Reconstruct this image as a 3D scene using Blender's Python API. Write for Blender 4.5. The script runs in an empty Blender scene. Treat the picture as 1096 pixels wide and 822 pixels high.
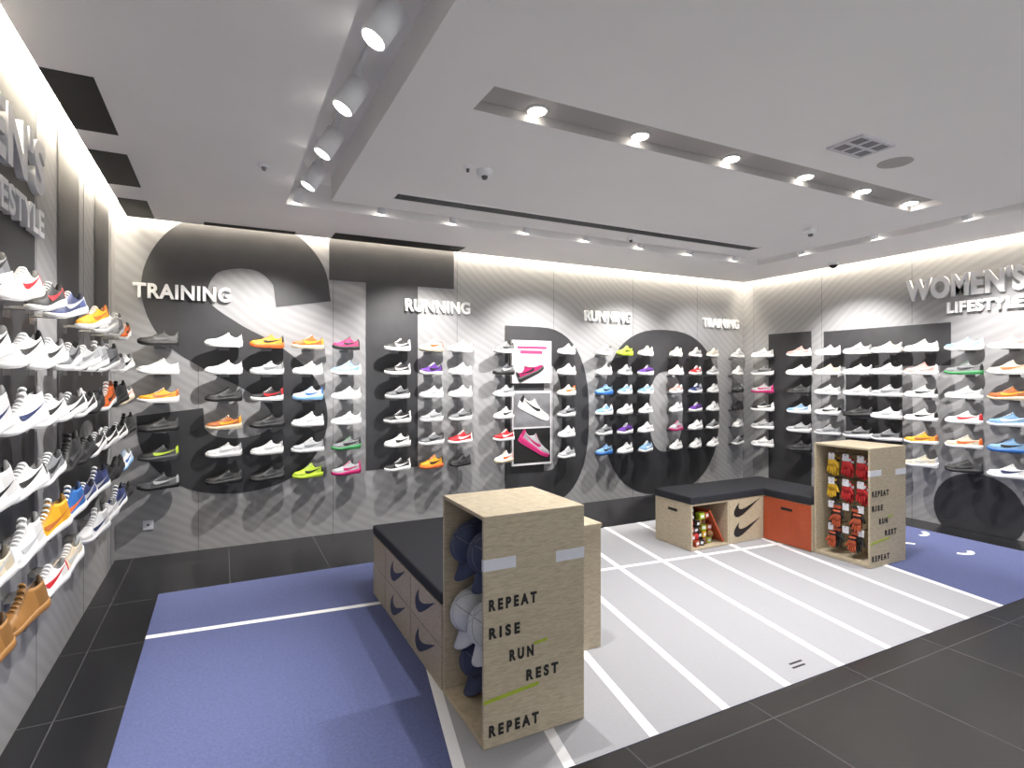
import bpy, math, random
import numpy as np
from mathutils import Matrix, Vector
random.seed(11)
S = bpy.context.scene
try:
    S.view_settings.view_transform = 'Standard'
except Exception:
    pass

def lin(c):
    return tuple(((v/255)/12.92 if v/255 <= 0.04045 else ((v/255+0.055)/1.055)**2.4) for v in c)

# ------------------------------------------------------------ materials
def base(name):
    m = bpy.data.materials.new(name); m.use_nodes = True
    nt = m.node_tree
    return m, nt, nt.nodes['Principled BSDF']

def pmat(name, rgb, rough=0.6, metal=0.0, var=0.12, scale=30, bump=0.0):
    m, nt, b = base(name)
    c = lin(rgb)
    n = nt.nodes.new('ShaderNodeTexNoise'); n.inputs['Scale'].default_value = scale
    n.inputs['Detail'].default_value = 4
    tc = nt.nodes.new('ShaderNodeTexCoord'); nt.links.new(tc.outputs['Object'], n.inputs['Vector'])
    r = nt.nodes.new('ShaderNodeValToRGB')
    r.color_ramp.elements[0].position = 0.3; r.color_ramp.elements[1].position = 0.7
    r.color_ramp.elements[0].color = (*[v*(1-var) for v in c], 1)
    r.color_ramp.elements[1].color = (*[min(1, v*(1+var)) for v in c], 1)
    nt.links.new(n.outputs['Fac'], r.inputs['Fac']); nt.links.new(r.outputs['Color'], b.inputs['Base Color'])
    b.inputs['Roughness'].default_value = rough; b.inputs['Metallic'].default_value = metal
    if bump:
        bp = nt.nodes.new('ShaderNodeBump'); bp.inputs['Strength'].default_value = bump
        bp.inputs['Distance'].default_value = 0.002
        nt.links.new(n.outputs['Fac'], bp.inputs['Height']); nt.links.new(bp.outputs['Normal'], b.inputs['Normal'])
    return m

def emat(name, rgb, strength):
    m, nt, b = base(name)
    b.inputs['Base Color'].default_value = (*lin(rgb), 1)
    b.inputs['Emission Color'].default_value = (*lin(rgb), 1)
    b.inputs['Emission Strength'].default_value = strength
    return m

def wallmat(name, rgb1, rgb2, axis):
    """pale printed wall panel with soft wavy diagonal lines"""
    m, nt, b = base(name)
    tc = nt.nodes.new('ShaderNodeTexCoord')
    mp = nt.nodes.new('ShaderNodeMapping')
    mp.inputs['Rotation'].default_value = (0, math.radians(-35), 0) if axis == 'x' else (math.radians(35), 0, 0)
    nt.links.new(tc.outputs['Object'], mp.inputs['Vector'])
    w = nt.nodes.new('ShaderNodeTexWave'); w.wave_type = 'BANDS'; w.bands_direction = 'Z'
    w.inputs['Scale'].default_value = 4.0; w.inputs['Distortion'].default_value = 16.0
    w.inputs['Detail'].default_value = 0.0; w.inputs['Detail Scale'].default_value = 0.22
    nt.links.new(mp.outputs['Vector'], w.inputs['Vector'])
    r = nt.nodes.new('ShaderNodeValToRGB')
    r.color_ramp.elements[0].position = 0.1; r.color_ramp.elements[1].position = 0.9
    r.color_ramp.elements[0].color = (*lin(rgb1), 1); r.color_ramp.elements[1].color = (*lin(rgb2), 1)
    nt.links.new(w.outputs['Fac'], r.inputs['Fac'])
    nt.links.new(r.outputs['Color'], b.inputs['Base Color'])
    b.inputs['Roughness'].default_value = 0.55
    return m

def plymat(name, lo, hi, rot=(0, 0, 0)):
    m, nt, b = base(name)
    tc = nt.nodes.new('ShaderNodeTexCoord')
    mp = nt.nodes.new('ShaderNodeMapping'); mp.inputs['Scale'].default_value = (14, 14, 70)
    nt.links.new(tc.outputs['Object'], mp.inputs['Vector'])
    n = nt.nodes.new('ShaderNodeTexNoise'); n.inputs['Scale'].default_value = 1.6; n.inputs['Detail'].default_value = 5
    n.inputs['Distortion'].default_value = 0.6
    nt.links.new(mp.outputs['Vector'], n.inputs['Vector'])
    r = nt.nodes.new('ShaderNodeValToRGB')
    r.color_ramp.elements[0].position = 0.3; r.color_ramp.elements[1].position = 0.62
    r.color_ramp.elements[0].color = (*lin(lo), 1); r.color_ramp.elements[1].color = (*lin(hi), 1)
    nt.links.new(n.outputs['Fac'], r.inputs['Fac']); nt.links.new(r.outputs['Color'], b.inputs['Base Color'])
    b.inputs['Roughness'].default_value = 0.5
    return m

M = {}
M['wall_b'] = wallmat('wall_panel_print_back', (142, 142, 144), (150, 150, 152), 'x')
M['wall_s'] = wallmat('wall_panel_print_side', (144, 144, 146), (152, 152, 154), 'y')
M['dark'] = pmat('charcoal_vinyl', (50, 50, 53), 0.5, var=0.1, scale=8)
M['black'] = pmat('matte_black', (16, 16, 17), 0.6)
M['seam'] = pmat('panel_seam', (92, 92, 95), 0.7)
M['ceil'] = pmat('ceiling_paint', (243, 241, 240), 0.9, var=0.01, scale=2)
M['trough'] = pmat('trough_shade_speaker_grey', (176, 172, 170), 0.8, var=0.02, scale=2)  # ceiling white greyed to paint shade into the trough; plain grey on the speaker
M['white'] = pmat('white_plastic', (235, 235, 236), 0.45, var=0.02)
M['letter'] = pmat('sign_letter_white', (250, 250, 250), 0.4, var=0.0)
M['silver'] = pmat('sign_letter_silver', (222, 222, 224), 0.35, 0.0, var=0.04)
M['ply'] = plymat('birch_plywood', (168, 154, 130), (188, 176, 153))
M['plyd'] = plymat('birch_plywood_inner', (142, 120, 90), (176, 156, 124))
M['cush'] = pmat('bench_cushion_fabric', (28, 30, 38), 0.8, var=0.15, scale=120, bump=0.3)
M['navy'] = pmat('navy_print', (42, 48, 72), 0.6)
M['orange'] = pmat('orange_laminate', (170, 76, 44), 0.5, var=0.06)
M['tape'] = pmat('white_tape', (214, 216, 224), 0.5, var=0.03)
M['green'] = pmat('green_tape', (158, 176, 48), 0.5)
M['ink'] = pmat('stencil_ink', (22, 22, 24), 0.6)
M['blue'] = pmat('blue_track_mat', (78, 86, 128), 0.85, var=0.14, scale=70, bump=0.2)
M['grey'] = pmat('pale_track_mat', (160, 161, 167), 0.75, var=0.03, scale=90, bump=0.15)
M['line'] = pmat('track_line_white', (234, 234, 237), 0.6, var=0.02)
M['chrome'] = pmat('brushed_metal', (120, 120, 122), 0.4, 0.6, var=0.05)
M['grille'] = pmat('grille_metal', (92, 92, 94), 0.5, 0.3)
M['lampface'] = emat('lamp_lens', (255, 250, 240), 14)
M['cove'] = emat('cove_led', (255, 244, 222), 55)
M['pink'] = pmat('poster_pink', (196, 60, 110), 0.5)
M['paper'] = pmat('poster_paper', (210, 208, 212), 0.5, var=0.05, scale=6)
M['pgrey'] = pmat('poster_grey', (120, 120, 124), 0.5, var=0.3, scale=6)
M['red'] = pmat('red_textile', (172, 28, 32), 0.7)
M['yellow'] = pmat('yellow_textile', (196, 156, 34), 0.7)
M['brown'] = pmat('brown_textile', (120, 84, 50), 0.7)
M['capnavy'] = pmat('navy_cap_cloth', (58, 66, 94), 0.85, scale=150, bump=0.2)
M['capwhite'] = pmat('white_cap_cloth', (200, 202, 208), 0.85, scale=150, bump=0.2)
M['capseam'] = pmat('cap_stitching', (110, 114, 124), 0.85)

# tiles
m, nt, b = base('dark_floor_tile')
tc = nt.nodes.new('ShaderNodeTexCoord'); mp = nt.nodes.new('ShaderNodeMapping')
mp.inputs['Location'].default_value = (0.70, 0.45, 0)
br = nt.nodes.new('ShaderNodeTexBrick'); br.offset = 0.0
br.inputs['Scale'].default_value = 1.0; br.inputs['Brick Width'].default_value = 0.75
br.inputs['Row Height'].default_value = 0.75; br.inputs['Mortar Size'].default_value = 0.003
br.inputs['Mortar Smooth'].default_value = 0.0
br.inputs['Color1'].default_value = (*lin((31, 31, 34)), 1); br.inputs['Color2'].default_value = (*lin((27, 27, 30)), 1)
br.inputs['Mortar'].default_value = (*lin((76, 76, 78)), 1)
nt.links.new(tc.outputs['Object'], mp.inputs['Vector']); nt.links.new(mp.outputs['Vector'], br.inputs['Vector'])
nt.links.new(br.outputs['Color'], b.inputs['Base Color']); b.inputs['Roughness'].default_value = 0.27
M['tile'] = m
# shoes (per-corner colours)
m, nt, b = base('sneaker_materials')
at = nt.nodes.new('ShaderNodeAttribute'); at.attribute_name = 'Col'
nt.links.new(at.outputs['Color'], b.inputs['Base Color']); b.inputs['Roughness'].default_value = 0.55
M['shoe'] = m

# ------------------------------------------------------------ mesh builder
class MB:
    def __init__(s): s.v = []; s.f = []; s.m = []; s.sm = []; s.mats = []
    def mi(s, k):
        if k not in s.mats: s.mats.append(k)
        return s.mats.index(k)
    def add(s, vs, fs, k, smooth=False, mat=None):
        o = len(s.v); i = s.mi(k)
        for p in vs:
            p = Vector(p)
            if mat is not None: p = mat @ p
            s.v.append(tuple(p))
        for f in fs: s.f.append([o+j for j in f]); s.m.append(i); s.sm.append(smooth)
    def box(s, x0, x1, y0, y1, z0, z1, k, mat=None):
        vs = [(x0,y0,z0),(x1,y0,z0),(x1,y1,z0),(x0,y1,z0),(x0,y0,z1),(x1,y0,z1),(x1,y1,z1),(x0,y1,z1)]
        s.add(vs, [(3,2,1,0),(4,5,6,7),(0,1,5,4),(1,2,6,5),(2,3,7,6),(3,0,4,7)], k, mat=mat)
    def lathe(s, prof, k, n=20, mat=None, smooth=True):
        vs = []; fs = []
        for (r, z) in prof:
            for i in range(n):
                a = 2*math.pi*i/n; vs.append((r*math.cos(a), r*math.sin(a), z))
        for j in range(len(prof)-1):
            for i in range(n):
                fs.append((j*n+i, j*n+(i+1)%n, (j+1)*n+(i+1)%n, (j+1)*n+i))
        fs.append(list(range(n))[::-1]); fs.append([(len(prof)-1)*n+i for i in range(n)])
        s.add(vs, fs[:-2], k, smooth, mat); s.add([vs[i] for i in range(n)], [list(range(n))[::-1]], k, False, mat)
        s.add([vs[(len(prof)-1)*n+i] for i in range(n)], [list(range(n))], k, False, mat)
    def prism(s, pts, t0, t1, k, mat=None):
        """pts 2-D (a,b) polygon extruded along local z"""
        n = len(pts)
        vs = [(p[0], p[1], t0) for p in pts]+[(p[0], p[1], t1) for p in pts]
        fs = [list(range(n))[::-1], [n+i for i in range(n)]]+[(i, (i+1)%n, n+(i+1)%n, n+i) for i in range(n)]
        s.add(vs, fs, k, mat=mat)
    def obj(s, name, parent=None, bevel=0):
        me = bpy.data.meshes.new(name); me.from_pydata(s.v, [], s.f)
        for k in s.mats: me.materials.append(M[k])
        me.polygons.foreach_set('material_index', s.m); me.polygons.foreach_set('use_smooth', s.sm)
        me.update()
        o = bpy.data.objects.new(name, me); S.collection.objects.link(o)
        if parent: o.parent = parent
        if bevel:
            bm = o.modifiers.new('bevel', 'BEVEL'); bm.width = bevel; bm.segments = 2; bm.limit_method = 'ANGLE'
        return o

def empty(name, loc=(0, 0, 0)):
    e = bpy.data.objects.new(name, None); e.empty_display_size = 0.1; S.collection.objects.link(e)
    e.location = loc
    return e

# planes: matrix mapping local (a,b,t) -> wall; a along reading direction, b up, t out of wall
XL, XR, YB = -0.835, 6.92, 5.95
def onback(): return Matrix(((1,0,0,0),(0,0,-1,YB),(0,1,0,0),(0,0,0,1)))
def onfaceY(y): return Matrix(((1,0,0,0),(0,0,-1,y),(0,1,0,0),(0,0,0,1)))
def onleft(): return Matrix(((0,0,1,XL),(1,0,0,0),(0,1,0,0),(0,0,0,1)))      # a = y
def onright(): return Matrix(((0,0,-1,XR),(-1,0,0,0),(0,1,0,0),(0,0,0,1)))   # a = -y
def onfaceX(x): return Matrix(((0,0,-1,x),(-1,0,0,0),(0,1,0,0),(0,0,0,1)))   # faces -x, a=-y

H = 2.98; HT = 3.18
YF = -1.6
# ------------------------------------------------------------ shell
b = MB(); b.box(XL-0.1, XR+0.1, YF, YB+0.1, -0.08, 0, 'tile'); b.obj('floor')
b = MB(); b.box(XL-0.1, XL, YF, YB+0.1, 0, HT, 'wall_s'); b.obj('wall_left')
b = MB(); b.box(XL, XR, YB, YB+0.1, 0, HT, 'wall_b'); b.obj('wall_back')
b = MB(); b.box(XR, XR+0.1, YF, YB+0.1, 0, HT, 'wall_s'); b.obj('wall_right')

# ceiling with light slots and trough
holes = [(0.45, 0.76, YF, 4.85), (0.45, 5.9, 4.6, 4.85), (5.65, 5.9, YF, 4.85), (1.15, 5.12, 2.43, 2.69)]
xs = sorted({XL+0.10, XR-0.10, 0.45, 0.76, 5.65, 5.9, 1.15, 5.12})
ys = sorted({YF, YB-0.10, 4.6, 4.85, 2.43, 2.69})
def ishole(i, j):
    if i < 0 or j < 0 or i >= len(xs)-1 or j >= len(ys)-1: return True
    cx = (xs[i]+xs[i+1])/2; cy = (ys[j]+ys[j+1])/2
    return any(h[0] < cx < h[1] and h[2] < cy < h[3] for h in holes)
b = MB()
for i in range(len(xs)-1):
    for j in range(len(ys)-1):
        if ishole(i, j): continue
        x0, x1, y0, y1 = xs[i], xs[i+1], ys[j], ys[j+1]
        b.add([(x0,y0,H),(x1,y0,H),(x1,y1,H),(x0,y1,H)], [(3,2,1,0)], 'ceil')
        if ishole(i-1, j): b.add([(x0,y0,H),(x0,y1,H),(x0,y1,HT),(x0,y0,HT)], [(0,1,2,3)], 'ceil')
        if ishole(i+1, j): b.add([(x1,y0,H),(x1,y1,H),(x1,y1,HT),(x1,y0,HT)], [(3,2,1,0)], 'ceil')
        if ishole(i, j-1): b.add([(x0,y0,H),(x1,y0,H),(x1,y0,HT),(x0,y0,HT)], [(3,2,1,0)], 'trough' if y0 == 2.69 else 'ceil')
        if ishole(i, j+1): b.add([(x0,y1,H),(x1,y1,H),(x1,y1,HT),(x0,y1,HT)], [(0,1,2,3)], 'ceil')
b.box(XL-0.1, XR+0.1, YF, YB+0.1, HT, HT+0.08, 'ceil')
b.box(1.15, 5.12, 2.43, 2.69, H+0.05, HT, 'trough')  # trough roof, recess shade put into its grey
b.obj('ceiling')

# cove LED strips
b = MB()
b.box(XL+0.02, XL+0.07, YF+0.1, YB-0.1, 3.10, 3.12, 'cove')
b.box(XR-0.07, XR-0.02, YF+0.1, YB-0.1, 3.10, 3.12, 'cove')
b.box(XL+0.1, XR-0.1, YB-0.07, YB-0.02, 3.10, 3.12, 'cove')
b.obj('cove_led_strip')

# wall panel seams
b = MB()
for x in (-0.2, 1.0, 2.35, 3.62, 4.85, 6.0):
    b.box(x-0.002, x+0.002, YB-0.0015, YB, 0, HT, 'seam')
for y in (0.6, 1.6, 2.5, 3.62, 4.7, 5.75):
    b.box(XR-0.0015, XR, y-0.002, y+0.002, 0, HT, 'seam')
    b.box(XL, XL+0.0015, y-0.002, y+0.002, 0, HT, 'seam')
b.obj('trim_1')

# ------------------------------------------------------------ giant lettering (flat vinyl)
def catmull(P, n=10):
    P = [Vector(p) for p in P]; out = []
    Q = [2*P[0]-P[1]]+P+[2*P[-1]-P[-2]]
    for i in range(1, len(Q)-2):
        for k in range(n):
            t = k/n; a, b_, c, d = Q[i-1], Q[i], Q[i+1], Q[i+2]
            out.append(0.5*((2*b_)+(c-a)*t+(2*a-5*b_+4*c-d)*t*t+(-a+3*b_-3*c+d)*t**3))
    out.append(P[-1]); return out
def strip(mb, P, w, mat, k='dark', t=0.004):
    c = catmull(P); vs = []; fs = []
    for i, p in enumerate(c):
        d = (c[min(i+1, len(c)-1)]-c[max(i-1, 0)]).normalized(); n = Vector((-d.y, d.x))
        vs += [(*(p+n*w/2), t), (*(p-n*w/2), t)]
        if i: fs.append((2*i-2, 2*i-1, 2*i+1, 2*i))
    mb.add(vs, fs, k, mat=mat)
def ring(mb, out, inn, mat, k='dark', t=0.004):
    n = len(out); vs = [(*p, t) for p in out]+[(*p, t) for p in inn]
    mb.add(vs, [(i, (i+1)%n, n+(i+1)%n, n+i) for i in range(n)], k, mat=mat)
def rect(mb, a0, a1, b0, b1, mat, k='dark', t=0.004):
    mb.add([(a0,b0,t),(a1,b0,t),(a1,b1,t),(a0,b1,t)], [(0,1,2,3)], k, mat=mat)
def sell(cx, cy, rx, ry, p, n=48):
    r = []
    for i in range(n):
        a = 2*math.pi*i/n; c, s_ = math.cos(a), math.sin(a)
        r.append((cx+rx*math.copysign(abs(c)**p, c), cy+ry*math.copysign(abs(s_)**p, s_)))
    return r
b = MB(); BK = onback(); LF = onleft(); RT = onright()
strip(b, [(0.72,2.32),(0.66,2.62),(0.42,2.84),(0.1,2.88),(-0.22,2.76),(-0.38,2.45),(-0.3,2.12),(0.0,1.88),(0.35,1.68),(0.62,1.42),(0.68,1.12),(0.52,0.86),(0.2,0.76),(-0.15,0.8),(-0.38,1.0),(-0.42,1.28)], 0.52, BK)
rect(b, 0.96, 2.31, 2.58, 3.15, BK); rect(b, 1.33, 1.89, 0.62, 2.58, BK)
# D : flat left side, round right side
def dshape(x0, x1, z0, z1, r):
    pts = [(x0, z0), (x0, (z0+z1)/2), (x0, z1)]
    cx = x1-r; cz = (z0+z1)/2
    for i in range(25):
        a = math.pi/2-math.pi*i/24; c, s_ = math.cos(a), math.sin(a)
        pts.append((cx+r*abs(c)**0.8, cz+(z1-z0)/2*math.copysign(abs(s_)**0.8, s_)))
    return pts[::-1]
ring(b, dshape(2.95, 4.14, 0.02, 2.2, 0.75), dshape(3.48, 3.74, 0.45, 1.74, 0.2), BK)
ring(b, sell(5.4, 1.12, 1.03, 1.12, 0.8), sell(5.42, 1.12, 0.3, 0.55, 0.8), BK)
# left wall J U
rect(b, 2.95, 3.58, 0.9, 3.15, LF); rect(b, 1.2, 2.2, 1.2, 3.15, LF); rect(b, 2.2, 2.95, 0.9, 2.3, LF)
rect(b, 4.02, 4.55, 1.1, 3.15, LF); rect(b, 5.05, 5.62, 1.1, 3.15, LF)
ring(b, sell(4.82, 1.15, 0.8, 0.5, 0.9), sell(4.8, 1.2, 0.24, 0.1, 0.9), LF, t=0.0045)
# right wall I T .
rect(b, -5.5, -4.84, 0.0, 2.2, RT)
rect(b, -4.67, -3.235, 1.72, 2.18, RT); rect(b, -4.38, -3.72, 0.0, 1.72, RT)
dot = [(-3.0+0.4*math.cos(a*math.pi/20), max(0.001, 0.22+0.38*math.sin(a*math.pi/20))) for a in range(40)]
b.add([(*p, 0.004) for p in dot], [list(range(40))], 'dark', mat=RT)
b.obj('wall_slogan_graphic')
# continuation of the letters on the ceiling
b = MB()
for (x0, x1, y0, y1) in ((XL+0.105, -0.53, 3.2, 3.9), (XL+0.105, -0.53, 4.22, 4.9), (XL+0.105, -0.53, 5.26, 5.82), (0.96, 2.31, 5.6, 5.845), (-0.15, 0.62, 5.74, 5.845)):
    b.box(x0, x1, y0, y1, H-0.003, H-0.0005, 'black')
b.obj('ceiling_slogan_graphic')

# ------------------------------------------------------------ text signs
def text(name, body, width, height, loc, rz, mat, ext=0.012, off=0.0, parent=None, space=1.08):
    cu = bpy.data.curves.new(name, 'FONT'); cu.body = body; cu.size = 1.0; cu.extrude = 0.0; cu.offset = off
    cu.space_character = space
    o = bpy.data.objects.new(name, cu); S.collection.objects.link(o)
    bpy.context.view_layer.update()
    w, h = o.dimensions.x, o.dimensions.y
    sx, sy = width/max(w, 1e-3), height/max(h, 1e-3)
    cu.extrude = ext/1.0
    o.scale = (sx, sy, 1.0)
    o.rotation_euler = (math.pi/2, 0, rz); o.location = loc
    cu.materials.append(M[mat])
    if parent: o.parent = parent
    return o
text('training_sign', 'TRAINING', 0.77, 0.135, (-0.70, YB-0.03, 2.30), 0, 'letter', 0.014, 0.03)
text('running_sign', 'RUNNING', 0.75, 0.135, (1.735, YB-0.03, 2.31), 0, 'letter', 0.014, 0.03)
text('running_sign', 'RUNNING', 0.74, 0.135, (4.05, YB-0.03, 2.31), 0, 'letter', 0.014, 0.03)
text('training_sign', 'TRAINING', 0.72, 0.135, (6.08, YB-0.03, 2.31), 0, 'letter', 0.014, 0.03)
text('womens_sign', "WOMEN'S", 1.08, 0.25, (XR-0.03, 3.65, 2.46), -math.pi/2, 'silver', 0.016, 0.05)
text('lifestyle_sign', 'LIFESTYLE', 0.65, 0.12, (XR-0.03, 3.26, 2.28), -math.pi/2, 'letter', 0.014, 0.04)
text('mens_sign', "MEN'S", 1.05, 0.27, (XL+0.03, 2.52, 2.50), math.pi/2, 'silver', 0.014, 0.04)
text('lifestyle_sign', 'LIFESTYLE', 0.86, 0.13, (XL+0.03, 2.70, 2.29), math.pi/2, 'silver', 0.014, 0.03)

# ------------------------------------------------------------ floor mat
y0m, y1m, x0m, x1m = 1.95, 4.88, -0.42, 6.52
sl = 0.192
def gx(x, y): return x+sl*(y-y0m)
b = MB()
b.add([(x0m,y0m,0.002),(gx(0.82,y0m),y0m,0.002),(gx(0.82,y1m),y1m,0.002),(x0m,y1m,0.002)], [(0,1,2,3)], 'blue')
b.add([(gx(0.82,y0m),y0m,0.002),(gx(4.86,y0m),y0m,0.002),(gx(4.86,y1m),y1m,0.002),(gx(0.82,y1m),y1m,0.002)], [(0,1,2,3)], 'grey')
b.add([(gx(4.86,y0m),y0m,0.002),(x1m,y0m,0.002),(x1m,y1m,0.002),(gx(4.86,y1m),y1m,0.002)], [(0,1,2,3)], 'blue')
for (a0, a1, c0, c1) in ((x0m, x1m, y0m, y0m), (x0m, x1m, y1m, y1m)):
    b.add([(a0,c0,0.0),(a1,c0,0.0),(a1,c0,0.002),(a0,c0,0.002)], [(0,1,2,3)], 'blue')
for k in range(10):
    x = 0.82+0.445*k; w = 0.026
    b.add([(gx(x-w,y0m),y0m,0.003),(gx(x+w,y0m),y0m,0.003),(gx(x+w,y1m),y1m,0.003),(gx(x-w,y1m),y1m,0.003)], [(0,1,2,3)], 'line')
w = 0.026
b.add([(x0m,4.10-w,0.0036),(5.35,3.59-w,0.0036),(5.35,3.59+w,0.0036),(x0m,4.10+w,0.0036)], [(0,1,2,3)], 'line')
for (cx, cy, r, a0, a1) in ((5.75, 3.0, 0.16, 20, 150), (6.0, 2.75, 0.12, 200, 330), (5.95, 3.3, 0.2, 60, 120), (6.3, 3.3, 0.15, 240, 340)):
    pts = [(cx+r*math.cos(math.radians(a0+(a1-a0)*i/12)), cy+r*math.sin(math.radians(a0+(a1-a0)*i/12))) for i in range(13)]
    pin = [(cx+(r-0.05)*math.cos(math.radians(a0+(a1-a0)*i/12)), cy+(r-0.05)*math.sin(math.radians(a0+(a1-a0)*i/12))) for i in range(13)]
    b.add([(*p, 0.0036) for p in pts]+[(*p, 0.0036) for p in pin], [(i, i+1, 14+i, 13+i) for i in range(12)], 'line')
for dx in (0, 0.035):
    b.box(2.78+dx*0.6, 2.88+dx*0.6, 2.05+dx, 2.062+dx, 0.002, 0.0036, 'ink')
b.obj('running_track_mat')

# ------------------------------------------------------------ check shaped logo
CHK = [(1,.42),(.72,.31),(.46,.215),(.33,.19),(.24,.20),(.20,.26),(.22,.36),(.12,.27),(.05,.17),(.04,.08),(.10,.015),(.2,.0),(.34,.04),(.6,.18)]
def chk(mb, mat, a, bz, size, k, t0=0.0, t1=0.002):
    pts = [(a+p[0]*size, bz+p[1]*size) for p in CHK][::-1]
    mb.prism(pts, t0, t1, k, mat)

# ------------------------------------------------------------ display cabinet
WORDS = [('REPEAT', 0.023, 0.235, 0.595), ('RISE', 0.023, 0.15, 0.475), ('RUN', 0.122, 0.12, 0.36), ('REST', 0.205, 0.165, 0.255), ('REPEAT', 0.023, 0.245, 0.055)]
def cabinet(x, y):
    e = empty('plywood_display_cabinet', (0, 0, 0.0005))
    b = MB(); t = 0.018; W = 0.515; D = 0.50; Ht = 1.0
    b.box(x, x+W, y, y+t, 0.004, Ht-t, 'ply')
    b.box(x, x+W, y+D-t, y+D, 0.004, Ht-t, 'ply')
    b.box(x, x+W, y, y+D, Ht-t, Ht, 'ply')
    b.box(x, x+W, y+t, y+D-t, 0.004, 0.03, 'ply')
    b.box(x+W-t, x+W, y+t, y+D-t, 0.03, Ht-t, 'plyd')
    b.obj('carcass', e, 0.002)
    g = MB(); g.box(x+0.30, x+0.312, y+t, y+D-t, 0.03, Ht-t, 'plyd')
    g.obj('hanging_panel', e)
    g = MB()
    g.box(x, x+0.155, y-0.0015, y, 0.765, 0.815, 'tape'); g.box(x-0.0015, x, y, y+0.018, 0.765, 0.815, 'tape')
    g.box(x+W-0.155, x+W, y-0.0015, y, 0.755, 0.805, 'tape')
    mt = Matrix.Translation((x, y, 0.205)) @ Matrix.Rotation(math.radians(-5), 4, 'Y')
    g.box(0, 0.27, -0.0018, 0, -0.008, 0.008, 'green', mt)
    mt = Matrix.Translation((x+0.245, y, 0.41)) @ Matrix.Rotation(math.radians(-5), 4, 'Y')
    g.box(0, 0.07, -0.0018, 0, -0.006, 0.006, 'green', mt)
    g.obj('tape_strips', e)
    for (wd, dx, wdt, z) in WORDS:
        text('stencil_word', wd, wdt, 0.05, (x+dx, y-0.0015, z), 0, 'ink', 0.001, 0.05, e, 1.6)
    return e
cab1 = cabinet(0.99, 2.20)
cab2 = cabinet(4.78, 2.82)

# caps
def cap(name, k, loc, rot, parent=None):
    b = MB()
    R = Matrix.LocRotScale(Vector(loc), None, None) @ rot
    prof = [(0.092, 0), (0.094, 0.02), (0.090, 0.05), (0.080, 0.075), (0.060, 0.095), (0.034, 0.106), (0.004, 0.110)]
    E = Matrix.Diagonal((1.12, 0.94, 1, 1))
    b.lathe(prof, k, 24, R @ E)
    b.lathe([(0.009, 0.108), (0.009, 0.114), (0.003, 0.117)], k, 10, R)
    # six panel seams
    for q in range(6):
        a = math.radians(30+60*q); vs = []; fs = []
        for i, (r, z) in enumerate(prof):
            for sg in (-1, 1):
                t = Vector((-math.sin(a), math.cos(a), 0))*0.0014*sg
                vs.append(((r+.0012)*math.cos(a)*1.12+t.x, (r+.0012)*math.sin(a)*.94+t.y, z+.0012*(i > 3)))
            if i: fs.append((2*i-2, 2*i-1, 2*i+1, 2*i))
        b.add(vs, fs, 'capseam', True, R)
    nu, nv = 14, 5; vs = []; fs = []
    for layer in (0, 1):
        for j in range(nv+1):
            for i in range(nu+1):
                a = math.radians(-72+144*i/nu); ext = 0.088*(j/nv)*max(0, math.cos(a*0.9))**0.55
                px = 0.100*math.cos(a)+ext; py = 0.088*math.sin(a)
                vs.append((px, py, 0.006-0.035*(abs(py)/0.08)**2*(j/nv)-0.010*(j/nv)-0.004*layer))
    K = (nu+1)*(nv+1)
    for j in range(nv):
        for i in range(nu):
            q = (j*(nu+1)+i, j*(nu+1)+i+1, (j+1)*(nu+1)+i+1, (j+1)*(nu+1)+i)
            fs.append(q); fs.append(tuple(K+t for t in q[::-1]))
    for i in range(nu):
        q0 = nv*(nu+1)+i; fs.append((q0, q0+1, K+q0+1, K+q0))
    b.add(vs, fs, k, True, R)
    # flat black disc across the crown opening, stands in for shade in the hollow
    b.lathe([(0.086, -0.001), (0.080, -0.0012)], 'ink', 24, R @ E)
    return b.obj(name, parent)
def RR(z=0, y=0, x=0):
    return Matrix.Rotation(math.radians(z), 4, 'Z') @ Matrix.Rotation(math.radians(y), 4, 'Y') @ Matrix.Rotation(math.radians(x), 4, 'X')
# caps nested on hooks: crowns face out of the open side, brims hang down
for (k, x, y, z, rz, p) in (('capnavy', 1.20, 2.58, 0.80, 176, 58), ('capnavy', 1.15, 2.58, 0.785, 176, 58), ('capnavy', 1.10, 2.57, 0.77, 176, 58),
                      ('capnavy', 1.16, 2.38, 0.79, 184, 58), ('capnavy', 1.11, 2.38, 0.775, 184, 58),
                      ('capwhite', 1.20, 2.58, 0.47, 176, 58), ('capwhite', 1.15, 2.58, 0.455, 176, 58), ('capwhite', 1.10, 2.57, 0.44, 176, 58),
                      ('capwhite', 1.16, 2.38, 0.46, 184, 58), ('capwhite', 1.11, 2.38, 0.445, 184, 58),
                      ('capnavy', 1.15, 2.57, 0.20, 176, 58)):
    cap('baseball_cap', k, (x, y, z), RR(rz, p), cab1)
b = MB()
for z in (0.83, 0.50, 0.24):
    for y in (2.38, 2.58):
        b.box(1.12, 1.30, y-0.003, y+0.003, z-0.003, z+0.003, 'chrome')
b.obj('hooks', cab1)

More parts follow.
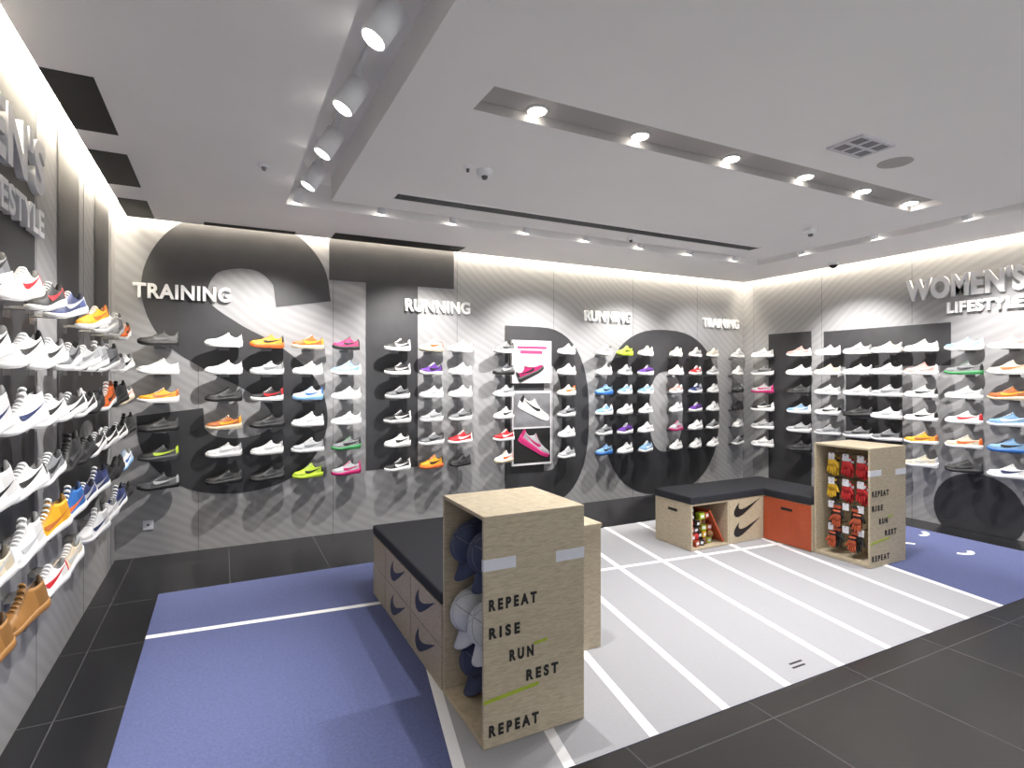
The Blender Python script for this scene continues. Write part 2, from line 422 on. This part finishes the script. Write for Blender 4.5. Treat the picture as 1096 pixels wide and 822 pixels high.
# gloves
def glove(b, k, k2, x, y, z, s=1.0, flip=1):
    """flat glove hanging fingers-down on plane facing -x"""
    def bar(p0, p1, r0, r1, kk):
        p0 = Vector(p0); p1 = Vector(p1); d = p1-p0; L = d.length
        q = Vector((0, 0, 1)).rotation_difference(d.normalized()).to_matrix().to_4x4()
        b.lathe([(r0*0.5, -r0*0.5), (r0, 0), (r1, L), (r1*0.6, L+r1*0.7)], kk, 8, Matrix.Translation(p0) @ q)
    P = Matrix.Translation((x, y, z)) @ Matrix.Diagonal((0.35*s, s, s, 1))
    b.lathe([(0.038, 0.0), (0.044, -0.001), (0.042, 0.04), (0.036, 0.065), (0.04, 0.10), (0.036, 0.10)], k, 14, P)
    b.lathe([(0.039, 0.062), (0.041, 0.075), (0.039, 0.085)], k2, 14, P)
    for i, L in enumerate((0.045, 0.058, 0.062, 0.05)):
        yy = y+s*flip*(-0.03+0.02*i)
        bar((x, yy, z+0.004), (x-0.012, yy+flip*(i-1.5)*0.003, z-L*s), 0.0105*s, 0.009*s, k)
    bar((x, y+flip*s*-0.036, z+0.04*s), (x-0.01, y-flip*0.062*s, z-0.004), 0.012*s, 0.01*s, k)
b = MB()
for (yy, k, k2) in ((3.20, 'yellow', 'black'), (3.07, 'red', 'tape'), (2.94, 'red', 'tape')):
    glove(b, k, k2, 4.86, yy, 0.80, 1.0); glove(b, k, k2, 4.885, yy-0.01, 0.78, 1.0, -1)
    glove(b, k, k2, 4.86, yy, 0.585, 1.0); glove(b, 'black' if k == 'yellow' else k, k2, 4.885, yy-0.01, 0.56, 1.0, -1)
for (yy) in (3.16, 2.98):
    glove(b, 'black', 'orange', 4.86, yy, 0.36, 1.15); glove(b, 'orange', 'black', 4.83, yy-0.02, 0.33, 0.9, -1)
    glove(b, 'black', 'orange', 4.86, yy, 0.16, 1.15); glove(b, 'orange', 'black', 4.83, yy+0.02, 0.14, 0.8, -1)
for z in (0.91, 0.69, 0.48, 0.28):
    for yy in (3.2, 3.07, 2.94):
        b.box(4.84, 5.08, yy-0.003, yy+0.003, z-0.003, z+0.003, 'chrome')
        b.box(4.846, 4.849, yy-0.028, yy+0.028, z-0.05, z+0.01, 'tape')
b.obj('training_gloves', cab2)

# ------------------------------------------------------------ bench beside cabinet 1
e = empty('storage_bench', (0, 0, 0.0005))
b = MB(); X = 0.99; T = 0.018
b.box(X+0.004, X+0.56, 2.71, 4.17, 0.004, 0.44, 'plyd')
for (y0, y1) in ((2.712, 3.24), (3.243, 3.82), (3.823, 4.17)):
    b.box(X-0.004, X+0.004, y0+0.004, y1-0.004, 0.008, 0.222, 'ply'); b.box(X-0.004, X+0.004, y0+0.004, y1-0.004, 0.228, 0.436, 'ply')
b.obj('box_units', e, 0.0015)
b = MB(); b.box(X-0.006, X+0.565, 2.708, 4.18, 0.44, 0.505, 'cush'); b.obj('cushion', e, 0.012)
b = MB()
for (y0, y1) in ((2.72, 3.24), (3.24, 3.78)):
    for z in (0.05, 0.27):
        chk(b, onfaceX(X-0.004), -(y1-0.08), z, 0.36, 'navy')
b.obj('check_logos', e)
e2 = empty('plywood_display_plinth', (0, 0, 0.0005))
b = MB(); b.box(1.575, 1.99, 2.735, 3.2, 0.004, 0.715, 'ply'); b.box(1.57, 1.995, 2.73, 3.205, 0.715, 0.735, 'ply'); b.obj('plinth_box', e2, 0.002)

# ------------------------------------------------------------ L bench by cabinet 2
e = empty('corner_storage_bench', (0, 0, 0.0005))
b = MB(); z0 = 0.004
t = 0.018
b.box(3.80, 3.80+t, 3.84, 4.32, z0, 0.43, 'ply'); b.box(4.28-t, 4.28, 3.84, 4.32, z0, 0.43, 'ply')
b.box(3.80+t, 4.28-t, 3.84, 4.32, z0, z0+t, 'ply'); b.box(3.80+t, 4.28-t, 3.84, 4.32, 0.43-t, 0.43, 'ply')
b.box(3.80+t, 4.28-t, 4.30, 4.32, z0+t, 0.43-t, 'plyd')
b.box(4.283, 4.76, 3.84, 4.32, z0, 0.43, 'ply')
b.box(4.76, 5.27, 3.325, 4.32, z0, 0.43, 'ply')
b.obj('box_units', e, 0.002)
b = MB(); b.box(4.750, 4.760, 3.332, 3.832, 0.012, 0.424, 'orange'); b.box(4.7485, 4.7502, 3.52, 3.64, 0.33, 0.355, 'black')
b.box(3.798, 3.8003, 4.02, 4.14, 0.33, 0.355, 'black')
b.obj('door_panels', e)
b = MB()
b.prism([(3.79, 3.83), (4.745, 3.83), (4.745, 3.325), (5.28, 3.325), (5.28, 4.33), (3.79, 4.33)], 0.43, 0.50, 'cush')
b.obj('cushion', e, 0.012)
b = MB(); f = onfaceY(3.84)
chk(b, f, 4.33, 0.06, 0.38, 'ink'); chk(b, f, 4.33, 0.25, 0.38, 'ink'); b.obj('check_logos', e)
b = MB()
b.box(-0.005, 0.01, 0.0, 0.38, 0.0, 0.36, 'orange', Matrix.Translation((4.24, 3.87, 0.03)) @ Matrix.Rotation(math.radians(-30), 4, 'Y'))
random.seed(3)
# small packs and rolled goods piled in the open cube
for i in range(26):
    k = ['brown', 'orange', 'black', 'brown', 'green', 'orange', 'red', 'black', 'yellow'][i % 9]
    c_, l_ = i % 5, i//5
    x = 3.85+0.062*c_+random.uniform(-.008, .008); y = 3.90+random.uniform(0, .05); z = 0.024+0.062*l_
    if x > 4.19-0.55*z: continue
    Mx = Matrix.Translation((x, y, z)) @ Matrix.Rotation(math.radians(random.uniform(-12, 12)), 4, 'Y') @ Matrix.Rotation(math.radians(random.uniform(-15, 15)), 4, 'Z')
    if i % 3: b.box(-.028, .028, -.03, .03, 0.003, .055, k, Mx); b.box(-.018, .018, -.0306, -.03, .015, .04, 'tape', Mx)
    else: b.lathe([(0.018, 0), (0.028, 0.006), (0.028, 0.045), (0.014, 0.055), (0.012, 0.062)], k, 12, Mx)
b.obj('sport_accessories', e)

# ------------------------------------------------------------ sneakers
def interp(x, tab):
    return float(np.interp(x, [t[0] for t in tab], [t[1] for t in tab]))
def shoe_template(kind):
    L = 0.30; N = 24; NV = 16
    Wt = [(0, .004), (.02, .018), (.06, .027), (.14, .033), (.3, .033), (.45, .036), (.6, .043), (.7, .047), (.8, .046), (.9, .036), (.96, .024), (1, .005)]
    if kind == 'low':
        Ht = [(0, .075), (.03, .104), (.07, .114), (.14, .100), (.24, .094), (.31, .112), (.36, .134), (.4, .128), (.5, .108), (.62, .086), (.75, .070), (.88, .062), (.95, .050), (1, .028)]; open_ = (0.06, 0.33)
    elif kind == 'run':
        Ht = [(0, .075), (.02, .114), (.05, .126), (.12, .104), (.22, .096), (.31, .114), (.36, .130), (.42, .118), (.52, .096), (.65, .078), (.78, .068), (.88, .060), (.95, .050), (1, .032)]; open_ = (0.055, 0.33)
    else:
        Ht = [(0, .08), (.03, .155), (.07, .165), (.15, .158), (.24, .160), (.31, .176), (.36, .170), (.42, .136), (.5, .112), (.62, .088), (.75, .072), (.88, .064), (.95, .054), (1, .03)]; open_ = (0.06, 0.32)
    St = [(0, .040), (.3, .036), (.6, .028), (.85, .026), (1, .028)] if kind != 'run' else [(0, .054), (.1, .048), (.4, .040), (.7, .032), (1, .028)]
    spring = lambda s: .016*max(0, (s-.72)/.28)**2+(.008*max(0, (.08-s)/.08) if kind == 'run' else 0)
    V = []; F = []; C = []
    ss = [0.5-0.5*math.cos(math.pi*i/(N-1)) for i in range(N)]
    ss = [0.45*a+0.55*i/(N-1) for i, a in enumerate(ss)]
    p = .55
    for s in ss:
        w = interp(s, Wt)*.97; h = interp(s, Ht)+spring(s); s0 = interp(s, St)+spring(s)-.003
        op = open_[0] <= s <= open_[1]
        for j in range(NV+1):
            a = math.pi*j/NV; c, sn = math.cos(a), math.sin(a)
            f = abs(sn)**.75
            taper = 1-.38*f if s < .6 else 1-.15*f
            y = w*math.copysign(abs(c)**p, c)*taper; z = s0+(h-s0)*f
            if op and 5 <= j <= NV-5: z = s0+.012
            V.append(((s-.5)*L, y, z))
    for i in range(N-1):
        sm = (ss[i]+ss[i+1])/2
        for j in range(NV):
            F.append((i*(NV+1)+j, i*(NV+1)+j+1, (i+1)*(NV+1)+j+1, (i+1)*(NV+1)+j))
            jm = j+.5
            ins = 4 < jm < NV-4
            heel = sm < .1
            tongue = .33 < sm < .62 and 6 < jm < NV-6
            eyestay = .33 < sm < .64 and (3.9 < jm < 6.1 or NV-6.1 < jm < NV-3.9)
            mud = (sm > .74 and (jm < 2.1 or jm > NV-2.1)) or sm > .93 or (sm < .26 and (jm < 3 or jm > NV-3))
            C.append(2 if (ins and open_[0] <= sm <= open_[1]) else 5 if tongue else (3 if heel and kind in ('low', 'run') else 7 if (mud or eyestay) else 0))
    o = len(V); rings = [(.90, 0.0), (1.04, .006), (1.09, .5), (1.05, 1.0)]
    for (sc, zf) in rings:
        for side in (1, -1):
            seq = ss if side == 1 else ss[::-1]
            for s in seq:
                th = interp(s, St); z = spring(s)+(zf*th if zf > .01 else zf)
                x = (s-.5)*L*(1+.02*(sc > 1))
                V.append((x, side*interp(s, Wt)*sc, z))
    n = 2*N
    for r in range(len(rings)-1):
        for i in range(n):
            F.append((o+r*n+i, o+r*n+(i+1) % n, o+(r+1)*n+(i+1) % n, o+(r+1)*n+i)); C.append(6 if r == 0 else 1)
    for r, cc in ((0, 6), (len(rings)-1, 1)):
        for i in range(N-1):
            F.append((o+r*n+i, o+r*n+i+1, o+r*n+n-2-i, o+r*n+n-1-i)); C.append(cc)
    def side(s, z):
        w = interp(s, Wt)*.97; h = interp(s, Ht)+spring(s); s0 = interp(s, St)+spring(s)-.003
        f = min(.97, max(0, (z-s0)/(h-s0))); sn = f**(1/.75); c = math.sqrt(max(0, 1-sn*sn))
        return w*c**p*(1-.38*f if s < .6 else 1-.15*f)+.003
    sw = [(.10, .084, .086), (.2, .071, .077), (.3, .060, .071), (.4, .052, .067), (.5, .046, .066), (.58, .044, .068), (.63, .048, .071), (.66, .056, .072)]
    if kind == 'boot': sw = []
    for sd in (1, -1):
        o = len(V)
        for (s, zl, zh) in sw:
            for z in (zl, (zl+zh)/2, zh): V.append(((s-.5)*L, sd*side(s, z), z))
        for i in range(len(sw)-1):
            for k in (0, 1):
                F.append((o+3*i+k, o+3*i+k+1, o+3*i+4+k, o+3*i+3+k)); C.append(3)
    for s in ((.36,) if kind in ('boot', 'hi') else ())+(.40, .45, .50, .55, .60):
        h = interp(s, Ht)+.001; w = .018; o = len(V); x = (s-.5)*L
        sl_ = (interp(s+.02, Ht)-interp(s-.02, Ht))/(.04*L)
        for (dx, dz) in ((-.0035, 0), (.0035, 0), (.0035, .004), (-.0035, .004)):
            for y in (-w, -w*.4, w*.4, w):
                V.append((x+dx, y, h+dz+sl_*dx-(.010 if abs(y) > w*.9 else .002)))
        for q in range(4):
            for k in range(3):
                a = q*4+k; b_ = ((q+1) % 4)*4+k
                F.append((o+a, o+a+1, o+b_+1, o+b_)); C.append(4)
    return np.array(V), F, np.array(C)
TPL = {k: shoe_template(k) for k in ('low', 'run', 'hi', 'boot')}

W_ = (224,224,225); K_ = (26,26,28); G_ = (116,118,122); LG = (168,170,174); DG = (62,64,68); CR = (202,190,168)
YL = (224,160,34); OR = (208,98,38); BR = (172,96,40); MG = (170,26,96); LB = (120,160,196); BL = (44,100,170)
RD = (184,30,42); YG = (168,194,48); PU = (98,54,148); TN = (150,106,54); NV_ = (36,46,86); GR = (54,130,76); PK = (208,140,134)
# upper, sole, accent
ST = {'w': (W_, W_, LG), 'W': (W_, W_, K_), 'k': (K_, K_, DG), 'K': (K_, W_, W_), 'g': (G_, W_, K_), 'l': (LG, W_, G_), 'd': (DG, K_, LG),
      'c': (CR, W_, LG), 'y': (YL, OR, K_), 'o': (OR, W_, K_), 'b': (BR, CR, YL), 'm': (MG, K_, K_), 'B': (LB, W_, W_), 'u': (W_, LB, BL),
      'r': (K_, W_, RD), 'R': (RD, W_, W_), 'G': (YG, YG, K_), 'n': (K_, YG, YG), 'p': (DG, W_, PU), 'P': (LG, MG, MG), 't': (TN, TN, BR),
      's': (W_, CR, OR), 'v': (K_, DG, YG), 'x': (W_, W_, RD), 'z': (W_, W_, NV_), 'e': (CR, W_, OR), 'h': (K_, PK, MG), 'f': (LB, BL, K_), 'q': (PK, W_, W_), 'N': (NV_, W_, LG), 'E': (G_, GR, K_),
      'U': (PU, W_, K_), 'Y': (YL, W_, BR), 'L': (BL, W_, OR)}
def shoes_object(name, items):
    """items: (x,y,z,angle,scale,kind,code,pitch)"""
    vs = []; fs = []; cols = []; off = 0
    for (x, y, z, ang, sc, kind, code, pitch) in items:
        V, F, C = TPL[kind]
        up, so, ac = [lin(c) for c in ST[code]]
        R = np.array(Matrix.Rotation(ang, 3, 'Z') @ Matrix.Rotation(pitch, 3, 'Y'))
        vs.append((V*sc) @ R.T+np.array([x, y, z+abs(math.sin(pitch))*0.15*sc]))
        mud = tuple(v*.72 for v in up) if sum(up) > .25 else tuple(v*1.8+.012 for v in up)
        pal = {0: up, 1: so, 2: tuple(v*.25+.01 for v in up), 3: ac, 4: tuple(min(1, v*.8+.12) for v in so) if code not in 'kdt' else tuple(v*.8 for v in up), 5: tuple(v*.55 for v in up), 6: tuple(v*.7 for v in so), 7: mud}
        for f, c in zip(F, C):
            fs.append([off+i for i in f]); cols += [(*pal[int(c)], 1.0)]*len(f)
        off += len(V)
    V = np.concatenate(vs)
    me = bpy.data.meshes.new(name); me.from_pydata(V.tolist(), [], fs); me.update()
    at = me.color_attributes.new('Col', 'FLOAT_COLOR', 'CORNER')
    at.data.foreach_set('color', np.array(cols, dtype=np.float32).ravel())
    me.polygons.foreach_set('use_smooth', [True]*len(fs)); me.materials.append(M['shoe'])
    o = bpy.data.objects.new(name, me); S.collection.objects.link(o)
    return o
ROWS = [1.865, 1.615, 1.365, 1.11, 0.86, 0.61]
def bay(name_wall, wall, cols):
    """cols: list of (pos, codes top->bottom)"""
    e = empty(name_wall)
    items = []; sb = MB(); hw = 0.045
    for (pos, codes) in cols:
        for z, code in zip(ROWS, codes):
            if code == '.': continue
            kind = 'boot' if code == 't' else random.choice(['low', 'run', 'run'] if wall == 'back' else ['low', 'low', 'run', 'hi'] if wall == 'left' else ['low', 'run', 'low'])
            j = math.radians(random.uniform(-5, 5)); sc = random.uniform(1.0, 1.07)
            if wall == 'back':
                items.append((pos, YB-0.135, z+0.006, math.radians(197)+j, sc, kind, code, 0))
                sb.box(pos-hw, pos+hw, YB-0.16, YB, z+0.002, z+0.005, 'chrome'); sb.box(pos-hw, pos+hw, YB-0.006, YB, z-0.02, z+0.005, 'chrome')
            elif wall == 'left':
                pt = 14; sc *= 0.88 if code != 't' else 0.84
                items.append((XL+0.145, pos, z+0.002, math.radians(-106)+2*j, sc, kind, code, math.radians(pt)))
                Ms = Matrix.Translation((XL, pos, z+0.034)) @ Matrix.Rotation(math.radians(pt), 4, 'X')
                sb.box(0.006, 0.17, -hw, hw, -0.004, 0, 'chrome', Ms); sb.box(XL, XL+0.006, pos-hw, pos+hw, z-0.01, z+0.04, 'chrome')
            else:
                items.append((XR-0.135, pos, z+0.006, math.radians(107)+j, sc, kind, code, 0))
                sb.box(XR-0.16, XR, pos-hw, pos+hw, z+0.002, z+0.005, 'chrome'); sb.box(XR-0.006, XR, pos-hw, pos+hw, z-0.02, z+0.005, 'chrome')
    s = shoes_object('sneakers', items); s.parent = e
    sb.obj('shoe_shelves', e)
bay('sneaker_wall_display', 'back', [
 (-0.50, 'kwYkvd'), (0.01, 'wwkbwk'), (0.375, 'ylrkwk'), (0.74, 'bwuwlG'), (1.105, 'mBwwEP'),
 (1.63, 'KKgKWK'), (2.00, 'sUwlgy'), (2.335, 'cwwgRk'), (2.87, 'gdlWRs'),
 (3.72, 'wwegwl'), (4.28, 'lwfBgf'), (4.61, 'GlBwUw'), (4.95, 'cUBwwB'),
 (5.475, 'cwqwPw'), (5.83, 'lRNUww'), (6.16, 'clwwgw'), (6.66, 'lwdkwg')])
bay('sneaker_wall_display', 'right', [
 (5.497, 'wgPKlw'), (4.93, 'qwkBlk'), (4.53, 'wcwWlw'), (4.154, 'lwwkgw'), (3.821, 'cwlwgd'), (3.461, 'wqWWYc'),
 (3.06, 'BEwxek'), (2.69, 'qebBfz'), (2.32, 'wlwkww'), (1.95, 'cwkwlw'), (1.55, 'wwkwlw')])
bay('sneaker_wall_display', 'left', [
 (2.02, 'xWWwwt'), (2.42, 'gWzWct'), (2.80, 'xWzWwt'), (3.16, 'rWWgYx'), (3.52, 'NgKkLc'), (3.86, '.lKkN.'), (4.18, 'YlkKNz'), (4.56, 'wgoKkw'), (4.94, 'lwkKkN'), (5.32, 'oWskuk')])

# ------------------------------------------------------------ poster column
e = empty('promotional_poster')
b = MB()
YP = YB-0.006
b.box(3.02, 3.558, YB-0.05, YP, 1.52, 2.03, 'paper'); b.box(3.02, 3.558, YB-0.05, YP, 0.545, 1.43, 'paper')
f = onfaceY(YB-0.05)
rect(b, 3.09, 3.49, 1.93, 1.96, f, 'pink', 0.001); rect(b, 3.13, 3.43, 1.87, 1.91, f, 'pink', 0.001)
rect(b, 3.04, 3.54, 1.0, 1.40, f, 'pgrey', 0.001); rect(b, 3.04, 3.54, 0.57, 0.98, f, 'black', 0.001)
b.obj('panels', e)
s = shoes_object('printed_shoes', [(0, 0, 0, 0, 1.25, 'run', 'm', 0), (0, 0, 0, 0, 1.5, 'run', 'W', 0), (0, 0, 0, 0, 1.55, 'run', 'P', 0)])
n = len(TPL['run'][0]); co = np.array([v.co[:] for v in s.data.vertices])
for i, (cx, cz, ang) in enumerate(((3.29, 1.60, 25), (3.29, 1.14, -25), (3.29, 0.72, -30))):
    a = math.radians(ang); q = co[i*n:(i+1)*n].copy()
    x, y, z = q[:, 0].copy(), q[:, 1].copy(), q[:, 2].copy()
    co[i*n:(i+1)*n, 0] = cx+x*math.cos(a)-z*math.sin(a); co[i*n:(i+1)*n, 2] = cz+x*math.sin(a)+z*math.cos(a)
    co[i*n:(i+1)*n, 1] = YB-0.056+y*0.06
s.data.vertices.foreach_set('co', co.ravel()); s.data.update(); s.parent = e

# ------------------------------------------------------------ ceiling fittings
def spot(name, loc, target, energy, size=75, blend=0.6, parent=None, rad=0.018):
    l = bpy.data.lights.new(name, 'SPOT'); l.energy = energy; l.spot_size = math.radians(size); l.spot_blend = blend
    l.shadow_soft_size = rad; l.color = (1.0, 0.965, 0.92)
    o = bpy.data.objects.new(name, l); S.collection.objects.link(o); o.location = loc
    o.rotation_euler = (Vector(target)-Vector(loc)).to_track_quat('-Z', 'Y').to_euler()
    if parent: o.parent = parent
def head(parent, top, d, L=0.13, r=0.045, lens=1.0):
    """cylindrical spot head starting at top going along d"""
    d = Vector(d).normalized(); q = Vector((0, 0, 1)).rotation_difference(d).to_matrix().to_4x4()
    Mx = Matrix.Translation(top) @ q; b = MB()
    b.lathe([(r*0.6, 0), (r, 0.006), (r, L), (r*0.9, L+0.001)], 'white', 24, Mx)
    b.lathe([(r*0.86, L-0.002), (r*0.82, L+0.004), (r*0.5, L+0.008)], 'lampface', 24, Mx)
    b.obj('lamp_head', parent)
    return Vector(top)+d*(L+0.04)
def track(name, p0, p1, heads, r=0.045):
    """heads: x, y, target, body length, wattage, beam"""
    e = empty(name); b = MB()
    (xa, ya), (xb, yb) = p0, p1
    b.box(min(xa, xb)-0.016, max(xa, xb)+0.016, min(ya, yb), max(ya, yb)+0.001, HT-0.03, HT, 'white'); b.obj('track_rail', e)
    for (x, y, tgt, L, en, beam) in heads:
        d = (Vector(tgt)-Vector((x, y, HT-0.1))).normalized()
        b = MB(); b.lathe([(0.012, HT-0.12), (0.012, HT-0.03)], 'white', 10, Matrix.Translation((x, y, 0))); b.obj('stem', e)
        end = head(e, (x, y, HT-0.09), d, L, r)
        spot('track_spot_light', end, tgt, en, beam, 0.7, e)
track('track_light', (0.62, -0.5), (0.62, 4.7), [(0.62, y, (XL+0.3, y+0.1, 1.1), 0.17, en, 80) for y, en in ((0.9, 120), (1.6, 20), (2.25, 210), (2.9, 15), (3.55, 210), (4.2, 15))], 0.058)
track('track_light', (1.0, 4.72), (5.6, 4.72), [(x, 4.72, (x+dx, YB-0.1, 1.25), 0.12, en, 84) for x, dx, en in ((0.55, -0.35, 270), (1.2, 0, 10), (1.85, 0, 290), (2.6, 0, 10), (3.3, 0.0, 290), (4.0, 0.0, 10), (4.7, 0, 290), (5.4, 0.75, 150))], 0.038)
track('track_light', (5.77, -0.5), (5.77, 4.6), [(5.77, y, (XR-0.1, y, 1.25), 0.12, en, 84) for y, en in ((1.0, 120), (1.8, 10), (2.6, 270), (3.4, 10), (4.2, 290))], 0.038)
e = empty('recessed_downlight_row')
for x in (1.5, 2.2, 2.96, 3.7, 4.38, 5.02):
    b = MB(); T_ = Matrix.Translation((x, 2.635, H+0.05))
    b.lathe([(0.058, 0.0), (0.060, -0.006), (0.050, -0.010)], 'white', 24, T_)
    b.lathe([(0.050, -0.009), (0.046, -0.016), (0.03, -0.020)], 'lampface', 24, T_)
    b.obj('lamp_head', e)
    spot('downlight', (x, 2.635, H+0.0), (x, 2.65, 0), 135, 102, 0.8, e)

b = MB()
for k in range(5):
    yy = 4.17+0.028*k
    b.box(1.19, 5.1, yy, yy+0.012, H-0.008, H-0.001, 'grille')
b.box(1.17, 5.12, 4.155, 4.165, H-0.01, H-0.0005, 'ceil'); b.box(1.17, 5.12, 4.30, 4.31, H-0.01, H-0.0005, 'ceil')
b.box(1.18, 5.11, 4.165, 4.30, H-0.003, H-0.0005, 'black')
b.obj('air_conditioning_grille')
def disc(name, x, y, r, h, k='white', k2=None):
    b = MB(); b.lathe([(r*0.5, H-h), (r*0.9, H-h), (r, H-h*0.5), (r, H-0.0005)], k, 24, Matrix.Translation((x, y, 0)))
    if k2: b.lathe([(r*0.3, H-h-0.02), (r*0.4, H-h)], k2, 16, Matrix.Translation((x, y, 0)))
    b.obj(name)
disc('smoke_detector', 1.56, 3.45, 0.055, 0.04, 'white', 'grille')
disc('smoke_detector', 4.93, 3.46, 0.06, 0.04, 'white', 'grille')
disc('sprinkler_head', 0.24, 4.03, 0.04, 0.012, 'white', 'chrome')
disc('ceiling_speaker', 3.86, 2.12, 0.10, 0.006, 'trough')
disc('sprinkler_head', 1.43, 3.43, 0.03, 0.02, 'white', 'grille')
disc('smoke_detector', 3.6, 4.45, 0.04, 0.03, 'white', 'grille')
b = MB(); b.lathe([(0.012, -0.055), (0.035, -0.045), (0.05, -0.02), (0.055, 0.0)], 'black', 20, Matrix.Translation((6.55, 4.3, H-0.02)))
b.lathe([(0.06, -0.02), (0.06, 0.0195)], 'white', 20, Matrix.Translation((6.55, 4.3, H-0.02))); b.obj('dome_security_camera')
b = MB(); b.box(3.24, 3.56, 1.95, 2.17, H-0.012, H-0.0005, 'paper')
for i in range(3):
    for j in range(2):
        b.box(3.26+0.1*i, 3.33+0.1*i, 1.97+0.1*j, 2.04+0.1*j, H-0.0135, H-0.012, 'pgrey')
b.obj('ceiling_sensor_panel')
b = MB(); b.box(-0.63, -0.55, YB-0.008, YB, 0.24, 0.32, 'tape'); b.box(-0.6, -0.58, YB-0.009, YB-0.008, 0.27, 0.29, 'seam'); b.obj('wall_socket')

# ------------------------------------------------------------ world, camera
w = bpy.data.worlds.new('World'); S.world = w; w.use_nodes = True
w.node_tree.nodes['Background'].inputs['Color'].default_value = (0.95, 0.97, 1.0, 1)
w.node_tree.nodes['Background'].inputs['Strength'].default_value = 1.2

cam = bpy.data.cameras.new('camera'); co_ = bpy.data.objects.new('camera', cam); S.collection.objects.link(co_)
cam.sensor_width = 36; cam.lens = 605/1096*36; cam.shift_y = -8/1096; cam.clip_start = 0.05
co_.location = (0, 0, 1.6); co_.rotation_euler = (math.pi/2, 0, -math.radians(27.1))
S.camera = co_
